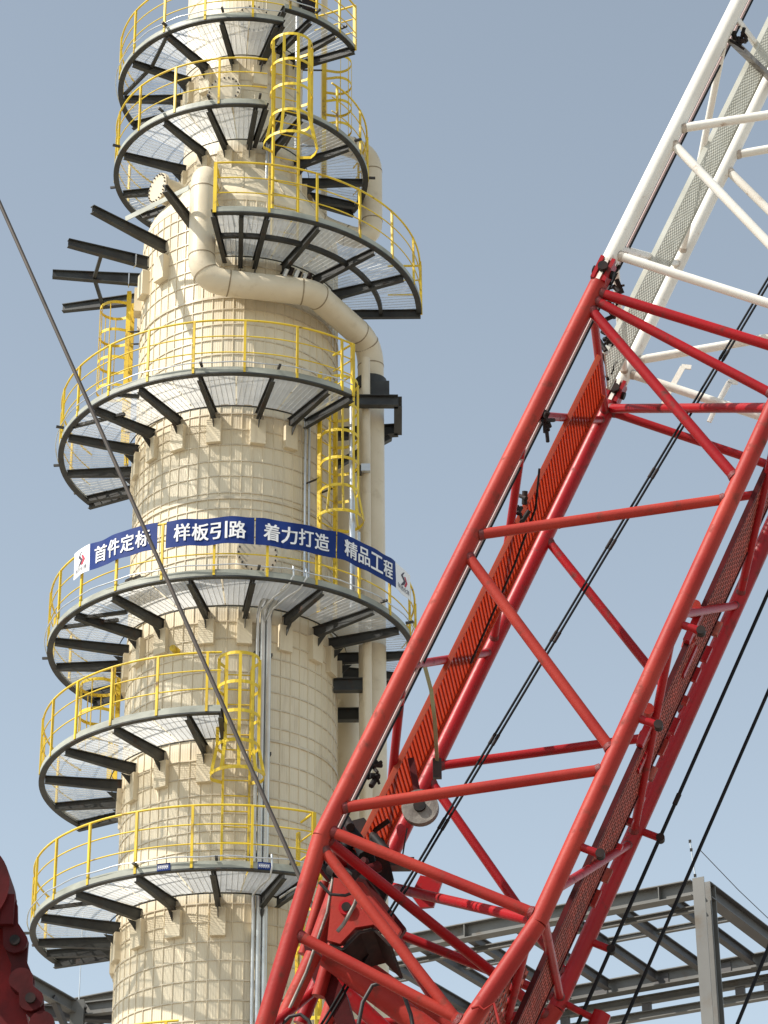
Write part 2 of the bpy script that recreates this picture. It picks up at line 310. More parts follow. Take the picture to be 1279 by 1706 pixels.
def platform(label, zb, ro, ri, rc, t0, t1, brs, posts, rails=True, midring=None, rail_t=None, boxes=True, braces=(), cable=True, ends=(True, True), pegs=True):
    P = thing('ring_platform', label, 'platform', cy((t0 + t1) / 2, (ri + ro) / 2, zb), 'ring platforms on the column')
    hr = 0.125; zt = zb + hr
    ringsec(MB(), t0, t1, [(ro - 0.10, zb + .03), (ro - .004, zb + .03), (ro, zb + .03), (ro, zt), (ro - 0.07, zt), (ro - 0.07, zt - 0.012), (ro - 0.012, zt - 0.012), (ro - 0.012, zb + 0.042), (ro - 0.10, zb + 0.042)]).build('rim', M_RIM, P)
    ringsec(MB(), t0, t1, [(ro - 0.11, zb), (ro + 0.004, zb), (ro + 0.004, zb + .028), (ro - 0.11, zb + .028)]).build('rim_flange', M_STEEL, P)  # bottom flange in a darker colour, standing in for its underside shade
    ringsec(MB(), t0, t1, [(ri, zb + 0.06), (ri + 0.012, zb + 0.06), (ri + 0.012, zt - 0.04), (ri, zt - 0.04)]).build('inner_rim', M_STEEL, P)
    zg = zt - 0.035
    for b in brs:
        a_, b_ = cy(b, ro - 0.115, zg - 0.02), cy(b, rc - 0.03, zg - 0.02)
        br = MB().ibeam(a_, b_, 0.095, 0.145, 0.014, 0.014, (0, 0, 1), 0.23).build('bracket', M_STEEL, P)
        d = cy(b, 1, 0) - cy(b, 0, 0); s = Vector((-d.y, d.x, 0))
        MB().poly([cy(b, rc, zg - 0.28) - s * .006, cy(b, rc + 0.30, zg - 0.265) - s * .006, cy(b, rc, zg - 0.55) - s * .006], s * 0.012).build('gusset', M_STEEL, br)
        if boxes:
            mbx = box_rad(MB(), b, rc - 0.05, rc + 0.105 + random.uniform(-.01, .02), zg - 0.76 + random.uniform(-.03, .03), zg - 0.245, 0.29 + random.uniform(-.02, .03))
            mbx.build('insulation_box', M_CLAD, TOWER)
        if pegs and random.random() < 0.75:
            mp = cy(b + 1.2, ro + 0.002, zt - 0.03)
            box_rad(MB(), b + 1.2, ro + 0.003, ro + 0.16, zt + 0.02, zt + 0.06, 0.05).build('cable_peg', M_BOLT, P)
    edges = sorted(set([t0 + 0.2] + [b for b in brs if t0 < b < t1] + [t1 - 0.2]))
    for a, b in zip(edges, edges[1:]):
        if b - a < 2: continue
        n = 2 if b - a > 15 else 1
        for k in range(n):
            u0, u1 = a + (b - a) * k / n + 0.08, a + (b - a) * (k + 1) / n - 0.08
            grate_panel(MB(), u0, u1, ri + 0.02, ro - 0.03, zg).build('grating_panel', M_GRATE, P)
    if midring:
        ringsec(MB(), t0, t1, [(midring - .04, zg - .12), (midring + .04, zg - .12), (midring + .04, zg - .022), (midring - .04, zg - .022)]).build('mid_ring', M_STEEL, P)
    for (u0, r0, u1, r1) in braces:
        MB().bar(cy(u0, r0, zg - 0.06), cy(u1, r1, zg - 0.06), 0.07, 0.06).build('floor_brace', M_STEEL, P)
    for e, on in zip((t0, t1), ends):
        if on: MB().ibeam(cy(e, ro - 0.02, zt - 0.03), cy(e, rc + 0.1, zt - 0.03), 0.09, 0.19, 0.012, 0.012).build('end_beam', M_STEEL, P)
    if rails:
        r0, r1 = rail_t or (t0, t1); rr = ro - 0.02; ht = zb + 1.2
        for q in posts:
            w = 0.045
            box_rad(MB(), q + random.uniform(-.7, .7), rr - 0.006, rr + 0.035, zb + 0.03, ht - 0.02, w).build('post', M_YELP, P)
        MB().tube([cy(t, rr, ht) for t in arange(r0, r1, 2.5)], 0.021, 8).build('top_rail', M_YEL, P)
        for hh in (0.48, 0.84):
            MB().tube([cy(t, rr, zb + hh) for t in arange(r0, r1, 2.5)], 0.013, 6).build('mid_rail', M_YEL, P)
        ringsec(MB(), r0, r1, [(ro - 0.035, zt + .002), (ro - 0.028, zt + .002), (ro - 0.028, zt + 0.04), (ro - 0.035, zt + 0.04)]).build('toe_board', M_RIM, P)
        if cable:
            MB().tube([cy(t, ro + 0.06, zt + 0.09 + 0.012 * math.sin(t * 0.4)) for t in arange(t0 + 1, t1 - 1, 3)], 0.013, 6).build('cable', M_GALV, P)
    return P
def posts(c, step, a, b):
    out = []; t = c
    while t > a: t -= step
    t += step
    while t < b: out.append(t); t += step
    return out
RO = 3.60; RI = 2.22
P1 = platform('yellow railed ring platform below all the others, with small blue signs on its rim', LEV[1], 3.62, RI, RC, -112, 28,
              [-103, -92.5, -70, -46.3, -23.5, -0.8, 19.8], posts(-6.3, 16.4, -112, 26), braces=((-62, 3.5, -48, 2.9),))
P2 = platform('yellow railed half ring platform between the banner platform and the blue signed one', LEV[2], 3.61, 2.27, RC, -121, 0.5,
              [-119.5, -103, -80.5, -56.6, -33.5, -9.4], posts(-18.4, 14.8, -121, 0), cable=False, pegs=False)
P3 = platform('widest ring platform, its yellow guardrail carrying the blue banner', LEV[3], 3.59, 2.22, RC, -125, 112,
              [-118, -94.8, -75.5, -55.1, -36.8, -10.2, 9.4, 31.7, 52.6, 69, 88, 105], posts(-18.3, 15.6, -125, 110), braces=((-66, 3.5, -50, 2.7), (-58, 3.4, -42, 2.8)))
P4 = platform('yellow railed ring platform above the banner, under the big cream pipe', LEV[4], 3.59, 2.22, RC, -118, 42,
              [-114.3, -95.4, -70.7, -49.9, -29.7, -8.8, 14.6, 33.6], posts(-9.7, 15.8, -118, 41), braces=((-64, 3.5, -46, 2.9), (-38, 3.5, -33, 3.2)))
P5 = platform('wide ring platform above the large cream pipe, with a middle ring beam', LEV[5], 3.80, 2.12, RC, -5, 90,
              [3.5, 11.5, 28, 50, 68], posts(12, 15.2, -3, 90), midring=2.95, boxes=False, cable=False, pegs=False)
P6 = platform('small ring platform in front of the bolted manhole, ending at the caged ladder', LEV[6], 2.75, 1.42, RU, -136, 13.5,
              [-120, -99.7, -68.3, -35, -12.5, 9], posts(-7.4, 21, -136, 13), cable=False)
P61 = platform('small ring platform between the tall caged ladder and the cream pipe loop', LEV[6] + 0.01, 2.70, 1.42, RU, 22, 118,
              [31.2, 62.8, 92.2, 112], posts(50, 21, 47, 118), cable=False, rail_t=(47, 118))
P7 = platform('topmost ring platform, longer piece with crossed braces under its floor', LEV[7], 2.74, 1.38, RU, -112, 20.5,
              [-91, -62.3, -35, -7.6, 18], posts(-14, 21, -112, 20), braces=((-36, 2.6, -62, 2.2), (-62, 2.2, -88, 2.6)))
P8 = platform('topmost short platform piece ending in a closed rail beside the thin riser', LEV[7] + 0.42, 2.68, 1.38, RU, 21.5, 66,
              [36, 52], posts(38, 13.8, 21, 67))
P0 = platform('yellow rail of the platform under the blue signed one', 12.85, 3.62, RI, RC, -26, -9, [-22, -14], [-22, -13])
# end rails that close the walkways back to the column
def closing(P, th, zb, ro, ri):
    for hh, r in ((1.2, 0.024), (0.84, 0.016), (0.48, 0.016)):
        MB().tube([cy(th, ro - 0.02, zb + hh), cy(th, ri + 0.1, zb + hh)], r, 6).build('end_rail', M_YEL, P)
    box_rad(MB(), th, ro - 0.04, ro + 0.02, zb, zb + 1.2, 0.07).build('post', M_YELP, P)
closing(P1, 28, LEV[1], 3.62, 3.0); closing(P4, 42, LEV[4], 3.59, 2.9); closing(P8, 66, LEV[7] + .42, 2.68, 1.6); closing(P5, -4.5, LEV[5], 3.8, 3.2); closing(P5, 90, LEV[5], 3.8, 3.0)
# small blue signs on the lowest rim
for t in (-14.8, 13.2):
    s_ = MB(); ringsec(s_, t - 1.5, t + 2.3, [(3.623, LEV[1] + .015), (3.634, LEV[1] + .015), (3.634, LEV[1] + .15), (3.623, LEV[1] + .15)], 1)
    sg = s_.build('rim_sign', M_BLUE, P1)
    for k in range(5):
        c = t - 1.0 + 0.62 * k; q = MB()
        for (dx, z0, z1) in ((-.16, .04, .12), (.16, .05, .12)):
            ringsec(q, c + dx - .05, c + dx + .05, [(3.6345, LEV[1] + z0), (3.637, LEV[1] + z0), (3.637, LEV[1] + z1), (3.6345, LEV[1] + z1)], 1)
        ringsec(q, c - .2, c + .2, [(3.6347, LEV[1] + .075), (3.6372, LEV[1] + .075), (3.6372, LEV[1] + .092), (3.6347, LEV[1] + .092)], 1)
        q.build('sign_mark', M_BWHITE, sg)

# bare cantilever beams on the left of the cone (a platform still unfloored)
for k, (t, r, lab) in enumerate(((-21, 3.7, 'dark bare cantilever beam crossing behind the upright cream pipe'), (-46, 3.95, 'dark bare cantilever beam under the round bolted manhole, nearest to it'),
        (-66, 3.78, 'dark bare cantilever beam, second below the bolted manhole'), (-84.5, 3.92, 'dark bare cantilever beam, third below the bolted manhole, tied to both neighbours'), (-104, 3.95, 'dark bare cantilever beam, fourth below the bolted manhole, above the edge ladder'))):
    cb = thing('cantilever_beam', lab, 'beam', cy(t, 2.05, 31.2), 'bare cantilever beams')
    MB().ibeam(cy(t, r, 31.24), cy(t, 2.0, 31.24), 0.115, 0.175, 0.014, 0.016, (0, 0, 1), 0.27).build('web_and_flanges', M_STEEL, cb)
    box_rad(MB(), t, 2.0, 2.2, 30.25, 30.82, 0.3).build('insulation_box', M_CLAD, TOWER)
    if k in (2, 3): box_rad(MB(), t, 2.32, 2.34, 30.95, 31.22, 0.14).build('stiffener', M_GALV, cb)
    if k in (2, 3):
        nt_ = (-84.5, -104)[k - 2]
        MB().bar(cy(t, 3.05, 31.1), cy(nt_, 3.05, 31.1), 0.07, 0.07).build('tie_bar', M_STEEL, cb)
tb = MB().bar(cy(-46, 3.1, 31.31), cy(-15, 3.35, 31.31), 0.012, 0.12).build('flat_bar', M_RIM); tag(tb, 'pale flat bar laid across two bare cantilever beams by the manhole', 'steel bar')

# ------------------------------------------------------------------ ladders with safety cages
def ladder(label, th, rl, z0, z1, cz0=None, cz1=None, width=0.48, cage_r=0.38, flare=True, bars=5):
    Lr = thing('caged_ladder', label, 'ladder', cy(th, rl, z0), 'yellow ladders')
    d = cy(th, 1, 0) - cy(th, 0, 0); s = Vector((-d.y, d.x, 0)); s = s if s.dot(cy(th + 4, 1, 0) - cy(th, 1, 0)) > 0 else -s
    c = lambda z: cy(th, rl, z)
    for q in (-1, 1):
        MB().box(c((z0 + z1) / 2) + s * q * width / 2, s * 0.02, d * 0.045, Vector((0, 0, (z1 - z0) / 2))).build('stringer', M_YELP, Lr)
    rm = MB().tube([-s * width / 2, s * width / 2], 0.013, 6).mesh('rung', M_YEL); z = z0 + 0.15
    while z < z1 - 0.05:
        o = link('rung', rm, Lr); o.matrix_basis = Matrix.Translation(c(z)); z += 0.3
    z = z0 + 0.5
    while z < z1:
        for q in (-1, 1): MB().bar(c(z) + s * q * width / 2, c(z) + s * q * width / 2 - d * (rl - RC + 0.05 if rl > 2.0 else rl - RU + .05), 0.05, 0.012).build('standoff', M_BOLT, Lr)
        z += 2.4
    if cz0 is not None:
        def hoop(z, k=1.0):
            pts = []
            for i in range(17):
                a = math.pi * (i / 16 * 1.24 - 0.12)
                pts.append(c(z) + s * (-math.cos(a)) * cage_r * k + d * (0.30 + math.sin(a) * cage_r * k))
            return [c(z) - s * width / 2 * 1.0] + pts + [c(z) + s * width / 2 * 1.0]
        zs = arange(cz0, cz1, 0.68)
        for i, z in enumerate(zs):
            pts = hoop(z, 1.28 if (flare and i == 0) else 1.0)
            mb = MB()
            for a_, b_ in zip(pts, pts[1:]): mb.bar(a_, b_, 0.010, 0.065)
            mb.build('cage_hoop', M_YEL, Lr)
        for i in range(bars):
            a = math.pi * (0.06 + 0.88 * i / (bars - 1))
            def pt(z, k=1.0): return c(z) + s * (-math.cos(a)) * cage_r * k + d * (0.30 + math.sin(a) * cage_r * k)
            mb = MB(); lo = zs[1] if flare else zs[0]
            mb.bar(pt(lo), pt(cz1), 0.058, 0.010, d)
            if flare: mb.bar(pt(zs[0], 1.28), pt(lo), 0.058, 0.010, d)
            mb.build('cage_bar', M_YEL, Lr)
    return Lr
ladder('yellow ladder whose cage hangs at the end of the half ring platform', 6.3, 2.38, 16.95, 21.1, 18.85, 21.15)
ladder('yellow caged ladder in shade between the banner and the platform above it', 51, 2.42, 22.6, 27.9, 24.55, 27.6, cage_r=0.37)
L3 = ladder('tall yellow caged ladder rising from the wide platform past the small ones', 21.3, 2.86, 30.45, 35.0, 32.5, 35.05, width=0.54, cage_r=0.43)
ladder('yellow ladder at the edge of the column below the bare beams', -94, 2.3, 27.0, 30.9, 28.6, 30.6, cage_r=0.34, flare=False)
ladder('yellow ladder behind the rail of the half ring platform, under the banner platform', -97, 2.3, 19.95, 22.3, 20.75, 22.0, cage_r=0.4, flare=False)
ladder('yellow ladder at the closed rail end of the blue signed platform', 36, 2.7, 12.0, 17.9, 13.0, 16.3, cage_r=0.37)
ladder('small yellow ladder cage at the back of the upper column', 92, 1.75, 34.0, 37.3, 35.1, 36.9, cage_r=0.3, flare=False)

# ------------------------------------------------------------------ conduits
def conduit(label, pts, r, m=M_GALV, clips=True):
    o = thing('conduit', label, 'conduit', pts[-1], 'galvanised conduits on the column')
    MB().tube(pts, r, 10).build('tube', m, o)
    return o
for t, r, lab in ((16.0, .033, 'thin galvanised conduit beside the hanging ladder cage'), (18.6, .052, 'middle galvanised conduit of the three below the manhole'), (21.6, .058, 'thick galvanised conduit below the manhole, furthest from the hanging ladder cage')):
    conduit(lab, [cy(t, 2.6, 22.55), cy(t, 2.3, 22.5), cy(t, 2.15, 22.35), cy(t, 2.15, 12.5)], r)
for t, lab in ((42.5, 'thin conduit on the column furthest from the shaded caged ladder'), (45.3, 'thin conduit close to the shaded caged ladder')):
    conduit(lab, [cy(t, 2.14, 27.0), cy(t, 2.14, 22.6)], 0.028)
conduit('bluish conduit running down in front of the shaded caged ladder', [cy(52, 3.0, 27.0), cy(52, 3.0, 22.6)], 0.06)
conduit('thin conduit beside the bluish one in front of the shaded caged ladder', [cy(55.5, 3.02, 24.3), cy(55.5, 3.02, 22.6)], 0.035)
for t, lab in ((21.5, 'thin conduit beside the tall caged ladder, further from it'), (24.5, 'thin conduit beside the tall caged ladder, nearer to it')):
    conduit(lab, [cy(t, 1.62, 33.85), cy(t, 1.62, 30.5)], 0.026)
conduit('galvanised conduit behind the cage of the upper ladder', [cy(52, 1.5, 37.5), cy(52, 1.5, 33.9)], 0.045)
for zz in (21.6, 19.6, 17.6): box_rad(MB(), 19.3, 2.0, 2.13, zz - .03, zz + .03, 0.36).build('conduit_bracket', M_BOLT, TOWER)

# ------------------------------------------------------------------ pipes
def fillet(pts, rad, n=7):
    pts = [Vector(p) for p in pts]; out = [pts[0]]
    for i in range(1, len(pts) - 1):
        a, b, c = pts[i-1], pts[i], pts[i+1]; u = (a - b).normalized(); v = (c - b).normalized()
        ang = u.angle(v); L = min(rad / math.tan(ang / 2), (a-b).length * .48, (c-b).length * .48)
        p0, p1 = b + u * L, b + v * L
        for k in range(n + 1):
            t = k / n; out.append((p0 * (1-t) + b * t) * (1-t) + (b * (1-t) + p1 * t) * t)
    out.append(pts[-1]); return out
def pipe(label, pts, r, rad=0.45, seams=0.62, m=M_PIPE, group='insulated pipes'):
    o = thing('insulated_pipe', label, 'pipe', pts[-1], group)
    pp = fillet(pts, rad); MB().tube(pp, r, 28).build('jacket', m, o)
    acc = 0
    for a, b in zip(pp, pp[1:]):
        acc += (b - a).length
        if acc > seams:
            acc = 0; d = (b - a).normalized(); c = b
            MB().tube([c - d * .013, c + d * .013], r + 0.006, 28).build('seam_band', M_SEAM, o)
    return o
zp = 29.45
pe = at_z(617, 573, zp)
big = pipe('large cream insulated pipe elbowing down and wrapping round the column front',
     [cy(-22, 1.2, 32.15), cy(-13.2, 2.72, 32.15), cy(-12.6, 2.78, zp), at_z(522, 488, zp), pe, (pe.x, pe.y, GROUND)], 0.268, 0.55, 0.36)
MB().tube([cy(-22, 1.25, 33.1), cy(-20, 1.75, 32.5), cy(-17, 2.1, 32.2)], 0.2, 18, r2=0.27).build('nozzle_cone', M_PIPE, big)
MB().tube([(pe.x, pe.y, 28.55), (pe.x, pe.y, 28.3)], 0.33, 20).build('clamp', M_STEEL, big)
pipe('slim cream vertical pipe in front of the large downpipe', [at_y(609, 598, 47.2), Vector((at_y(609, 700, 47.2).x, 47.2, GROUND))], 0.088, 0.2, 0.55)
pc = at_y(579, 1200, 49.6)
pipe('cream vertical pipe half hidden behind the shaded edge of the column', [(pc.x, pc.y, 29.3), (pc.x, pc.y, GROUND)], 0.29, 0.3, 0.36)
px_ = at_y(619, 330, 49.0)
pipe('cream pipe loop standing out beyond the small upper platforms', [cy(95, 1.1, 35.15), (px_.x, 49.0, 35.15), (px_.x, 49.0, 32.75), (-1.35, 49.0, 33.25), cy(95, 1.3, 33.25)], 0.23, 0.5, 0.7)
pt = at_y(540, 60, 49.6)
pipe('thin grey-cream riser behind the top platforms', [(pt.x, 49.6, 44), (pt.x, 49.6, 33.9)], 0.075, 0.2, 0.9)
# pipe support frame right of the column
ps = thing('pipe_support', 'dark steel support frame holding the large cream downpipe', 'bracket', (-0.8, 47.8, 27.6))
zs_ = 27.75
for a, b in (((-1.15, 46.95), (0.30, 47.0)), ((0.30, 47.0), (0.30, 48.15)), ((0.30, 48.15), (-1.05, 48.3))):
    MB().ibeam((*a, zs_), (*b, zs_), 0.16, 0.24, 0.02, 0.02).build('frame_beam', M_STEEL, ps)
MB().ibeam((0.1, 48.1, zs_ - .25), (-1.0, 48.0, zs_ - .95), 0.14, 0.14, 0.02, 0.02).build('knee_brace', M_STEEL, ps)
MB().box((pe.x + .1, pe.y - .3, 28.15), (.28, 0, 0), (0, .06, 0), (0, 0, .2)).build('clamp_block', M_STEEL, ps)
ps2 = thing('pipe_support', 'dark steel support under the banner platform beside the downpipes', 'bracket', (-0.9, 47.8, 21.6))
for a, b in (((-1.0, 47.5), (-0.35, 47.5)), ((-0.35, 47.5), (-0.35, 48.9)), ((-0.35, 48.9), (-1.0, 48.9))):
    MB().ibeam((*a, 21.75), (*b, 21.75), 0.16, 0.26, 0.02, 0.02).build('frame_beam', M_STEEL, ps2)
jb = thing('junction_box', 'pale junction box clamped to the slim pipe by the shaded ladder', 'junction box', (-.4, 47.4, 25.6))
q = at_y(609, 780, 47.05); MB().box(q, (.09, 0, 0), (0, .05, 0), (0, 0, .08)).build('housing', M_GALV, jb)
MB().box(q + Vector((-.13, .05, -.02)), (.05, 0, 0), (0, .05, 0), (0, 0, .1)).build('clamp', M_BOLT, jb)
MB().tube([q + Vector((-.15, .1, 0)), q + Vector((-.45, .3, 0))], .025, 8).build('arm', M_BOLT, jb)

# ------------------------------------------------------------------ the banner
RB = 3.645; ZB0, ZB1 = 23.07, 23.63
def bz(th, z, off=0.0):
    sag = 0.014 * math.sin(th * 0.21) + 0.010 * math.sin(th * 0.53 + 1)
    wob = 0.012 * math.sin(th * 0.37) + 0.006 * math.sin(th * .8 + z * 5)
    return cy(th, RB + wob + off, z + sag)
def cloth(t0, t1, m, label):
    mb = MB(); ths = arange(t0, t1, 0.35); zs = [ZB0 + (ZB1 - ZB0) * k / 16 for k in range(17)]; n = len(zs)
    vs = [bz(t, z) for t in ths for z in zs]; N = len(vs)
    vs += [bz(t, z, -0.003) for t in ths for z in zs]
    fs = [(i*n+k, (i+1)*n+k, (i+1)*n+k+1, i*n+k+1) for i in range(len(ths)-1) for k in range(n-1)]
    fs += [tuple(N + j for j in reversed(f)) for f in fs]
    mb.add(vs, fs, True); o = mb.build('banner', m); tag(o, label, 'banner', 'banner cloths on the guardrail'); return o
def print_text(txt, t0, t1, zc, hgt, m, parent, bold=0.02):
    cu = bpy.data.curves.new('text', 'FONT'); cu.body = txt; cu.size = 1.0; cu.align_x = 'CENTER'; cu.resolution_u = 3
    ob = bpy.data.objects.new('text_tmp', cu); COL.objects.link(ob)
    dg = bpy.context.evaluated_depsgraph_get(); me = bpy.data.meshes.new_from_object(ob.evaluated_get(dg))
    bpy.data.objects.remove(ob); vs = [v.co.copy() for v in me.vertices]; fs = [tuple(p.vertices) for p in me.polygons]
    xs = [v.x for v in vs]; ys = [v.y for v in vs]; x0, x1, y0, y1 = min(xs), max(xs), min(ys), max(ys)
    kx = (t1 - t0) / (x1 - x0); ky = hgt / (y1 - y0); mb = MB(); lay = 0
    for dx in ((-1, 0, 1) if bold else (0,)):              # strokes thickened by overprinting
        for dy in ((-1, 1) if bold else (0,)):
            mb.add([bz(t0 + (v.x - x0 + dx * bold) * kx, zc + (v.y - (y0 + y1) / 2 + dy * bold * .55) * ky, 0.011 + 0.0005 * lay) for v in vs], fs); lay += 1
    return mb.build('lettering', m, parent)
for (t0, t1, txt, lab) in ((-44.6, -19.7, '首件定标', 'blue banner crossed by the slanting cable, its white characters beside a logo cloth'), (-16.9, 9.15, '样板引路', 'blue lettered banner between the cable-crossed banner and the one beside the ladder'),
                           (9.55, 34.75, '着力打造', 'blue lettered banner in front of thin conduits, next to the shaded ladder cage'), (35.1, 61.4, '精品工程', 'blue lettered banner bending away in front of the downpipe and shaded ladder')):
    b = cloth(t0, t1, M_BLUE, lab); pad = (t1 - t0) * 0.085
    for i, ch in enumerate(txt):
        cw = (t1 - t0 - 2 * pad) / 4; c0 = t0 + pad + i * cw
        print_text(ch, c0 + cw * .06, c0 + cw * .94, (ZB0 + ZB1) / 2, 0.345, M_BWHITE, b, 0.022)
for (t0, t1, lab) in ((-52.9, -44.62, 'white end cloth with red logo beside the first blue banner'), (61.42, 72, 'white end cloth with logo beside the last blue banner')):
    b = cloth(t0, t1, M_BWHITE, lab); tm = (t0 + t1) / 2; w = (t1 - t0)
    def shape(pts, m):
        mb = MB(); mb.add([bz(tm + x * w, (ZB0 + ZB1) / 2 + z, 0.006) for x, z in pts], [tuple(range(len(pts)))]); mb.build('logo_mark', m, b)
    shape([(-.02, .20), (.06, .22), (-.06, .13), (.10, .03), (.02, -.06), (-.16, -.10), (-.06, -.09), (.0, .02), (-.16, .11)][::-1], M_LDARK)
    shape([(.02, .12), (.10, .13), (.24, .02), (.12, -.09), (.02, -.08), (.12, .02)][::-1], M_LRED)
    print_text('陕西化建', tm - w * .36, tm + w * .36, ZB0 + 0.12, 0.10, M_LDARK, b, 0.0)

# ------------------------------------------------------------------ the crane boom (s along, u across the side face, v away)
BP0 = Vector((2.62099253, 26.63534061, 17.45638066)); BA = Vector((0.42930539, -0.03501606, 0.90248034)).normalized()
BW = Vector((2.23782904, -0.29109405, -1.07581849)); BD = Vector((0.32532208, 2.68752061, -0.05047882))
def bp(s, u, v): return BP0 + BA * s + BW * u + BD * v
def taper(s): return 0.0 if s > -7.72 else min(0.42, 0.0685 * (-7.72 - s))
CH = {1: (0, 0), 2: (0, 1), 3: (1, 0), 4: (1, 1)}
def node(c, s):
    u, v = CH[c]; k = taper(s); return bp(s, u + (k if u == 0 else -k), v)
def uv_px(x, y, v):                                       # image direction -> point on the boom plane v = const
    d = ray(x, y); n = BA.cross(BW); p = BP0 + BD * v; return d * (p.dot(n) / d.dot(n))
CR = thing('crawler_crane', 'lattice boom crawler crane, boom red below and white above', 'crane', (-3.4, 28.4, GROUND))
rr = 0.098
for c in (1, 2, 3, 4):
    mr = M_REDF if c in (1, 3) else M_RED
    o = MB().tube([node(c, -7.72), node(c, -0.16)], rr, 20).build('chord', mr, CR); o['label'] = 'red boom chord'
    o = MB().tube([node(c, -15.5), node(c, -13.5), node(c, -11), node(c, -9), node(c, -7.725)], rr, 20).build('foot_chord', M_REDF, CR)
    o = MB().tube([node(c, 0.05), node(c, 14)], rr * 0.97, 20).build('chord', M_WHITE, CR); o['label'] = 'white boom chord'
    p = node(c, -0.08)
    for q in (-1, 0, 1): MB().box(p + BW.normalized() * q * 0.07, BA * 0.16, BW.normalized() * 0.022, BD.normalized() * 0.10).build('connector_lug', M_RED if q else M_WHITE, CR)
    MB().tube([p - BW.normalized() * .13, p + BW.normalized() * .13], .05, 14).build('connector_pin', M_GREASE, CR)
    MB().tube([p - BD.normalized() * .16, p - BD.normalized() * .09], .06, 14).build('connector_pin', M_GREASE, CR)
def lace(c1, s1, c2, s2, m, r=0.058, name='lacing_tube'):
    a, b = node(c1, s1), node(c2, s2); d = (b - a).normalized(); k = rr + 0.02
    o = MB().tube([a, a + d * k, a + d * (k + .015), a + d * (k + .06), b - d * (k + .06), b - d * (k + .015), b - d * k, b], r, 14).build(name, m, CR)
    for p, q in ((a, d), (b, -d)):
        pts = []
        MB().tube([p + q * (k - .035), p + q * (k - .004), p + q * (k + .018)], r * 1.2, 14, False, r * 1.02).build('weld', M_WELD if m is not M_WHITE else M_WWELD, o)
    return o
for t in ((1, -.36, 3, -.34), (1, -.57, 3, -2.13), (1, -3.83, 3, -2.35), (1, -4.04, 3, -5.68), (1, -7.37, 3, -5.86), (1, -7.62, 3, -7.64)): lace(*t, M_REDF if t[1] < -3 else M_RED, 0.062)
for t in ((1, -7.8, 3, -9.05), (1, -8.79, 3, -8.98), (1, -9.9, 3, -9.1), (1, -10.1, 3, -11.4), (1, -12.6, 3, -11.6)): lace(*t, M_REDF, 0.06)
for t in ((2, -.35, 4, -.36), (2, -2.1, 4, -.6), (2, -2.28, 4, -3.85), (2, -5.57, 4, -4.1), (2, -5.72, 4, -7.35), (2, -7.6, 4, -7.6), (2, -8.9, 4, -7.8), (2, -9.1, 4, -10.4)): lace(*t, M_RED, 0.055)
for t in ((1, -.46, 3, -.95), (2, -.32, 3, -1.1), (2, -7.15, 3, -7.7), (1, -7.7, 4, -7.85)): lace(*t, M_RED, 0.058, 'section_brace')
for t in ((1, -.44, 2, -.4), (2, -.5, 1, -2.16), (1, -2.39, 2, -3.84), (2, -3.97, 1, -5.56), (1, -5.66, 2, -7.0), (1, -7.6, 2, -7.5), (1, -9.9, 2, -8.2), (1, -10.2, 2, -11.5)): lace(*t, M_RED, 0.05)
for t in ((3, -.44, 4, -.44), (3, -.5, 4, -2.2), (4, -2.3, 3, -3.9), (3, -4.05, 4, -5.5), (4, -5.6, 3, -7.35), (3, -7.6, 4, -7.6), (3, -7.9, 4, -9.2)): lace(*t, M_RED, 0.05)
for t in ((1, .2, 3, .18), (1, 1.95, 3, .45), (1, 2.12, 3, 3.6), (1, 5.6, 3, 3.8), (1, 5.8, 3, 7.3), (1, 9.3, 3, 7.5), (1, 9.5, 3, 11), (1, 13, 3, 11.2),
          (2, .25, 4, .25), (2, .42, 4, 2.0), (2, 3.62, 4, 2.2), (2, 3.82, 4, 5.4), (2, 7.3, 4, 5.6), (2, 7.5, 4, 9.1), (2, 11, 4, 9.3)): lace(*t, M_WHITE, 0.056)
for t in ((1, .24, 2, .22), (1, .3, 2, 2.0), (2, 2.12, 1, 3.8), (1, 3.98, 2, 5.35), (2, 5.5, 1, 7.3), (1, 7.5, 2, 9), (3, .24, 4, .22), (3, .3, 4, 2.0), (4, 2.1, 3, 3.8), (3, 3.9, 4, 5.4), (4, 5.5, 3, 7.3)): lace(*t, M_WHITE, 0.045)
# walkways: fine cross slats on stringers
bwn, bdn = BW.normalized(), BD.normalized()
def walkway(s0, s1, u, v0, v1, m, pitch, slat, long_=0, side=M_RED):
    mb = MB(); L = BD.length; s = s0
    while s < s1:
        c = bp(s, u, (v0 + v1) / 2); mb.box(c, bdn * (v1 - v0) * L / 2, BA * slat / 2, bwn * 0.006); s += pitch
    for k in range(long_):
        v = v0 + (v1 - v0) * (k + .5) / long_
        mb.box(bp((s0 + s1) / 2, u + 0.004, v), BA * (s1 - s0) / 2, bdn * slat / 2, bwn * 0.005)
    o = mb.build('walkway_grating', m, CR); o['kind'] = 'stuff'
    for v in (v0, v1): MB().box(bp((s0 + s1) / 2, u, v), BA * (s1 - s0) / 2, bdn * 0.012, bwn * 0.03).build('walkway_stringer', side, CR)
walkway(-7.35, -0.5, 0.022, 0.43, 0.77, M_WBACK, 0.070, 0.015, 0, M_WALK)
MB().box(bp(-3.925, 0.0165, 0.60), BA * 3.42, bdn * 0.169 * BD.length, bwn * 0.004).build('walkway_sheet', M_WALK, CR)
walkway(-0.35, 13.5, 0.02, 0.50, 0.80, M_WGRATE, 0.062, 0.028, 14, M_WGRATE)
walkway(-9.6, -0.5, 0.985, 0.44, 0.78, M_RUST, 0.07, 0.052, 9, M_REDD)
walkway(-10.5, -7.9, 0.94, 0.08, 0.42, M_RUST, 0.11, 0.05, 6, M_RUST)
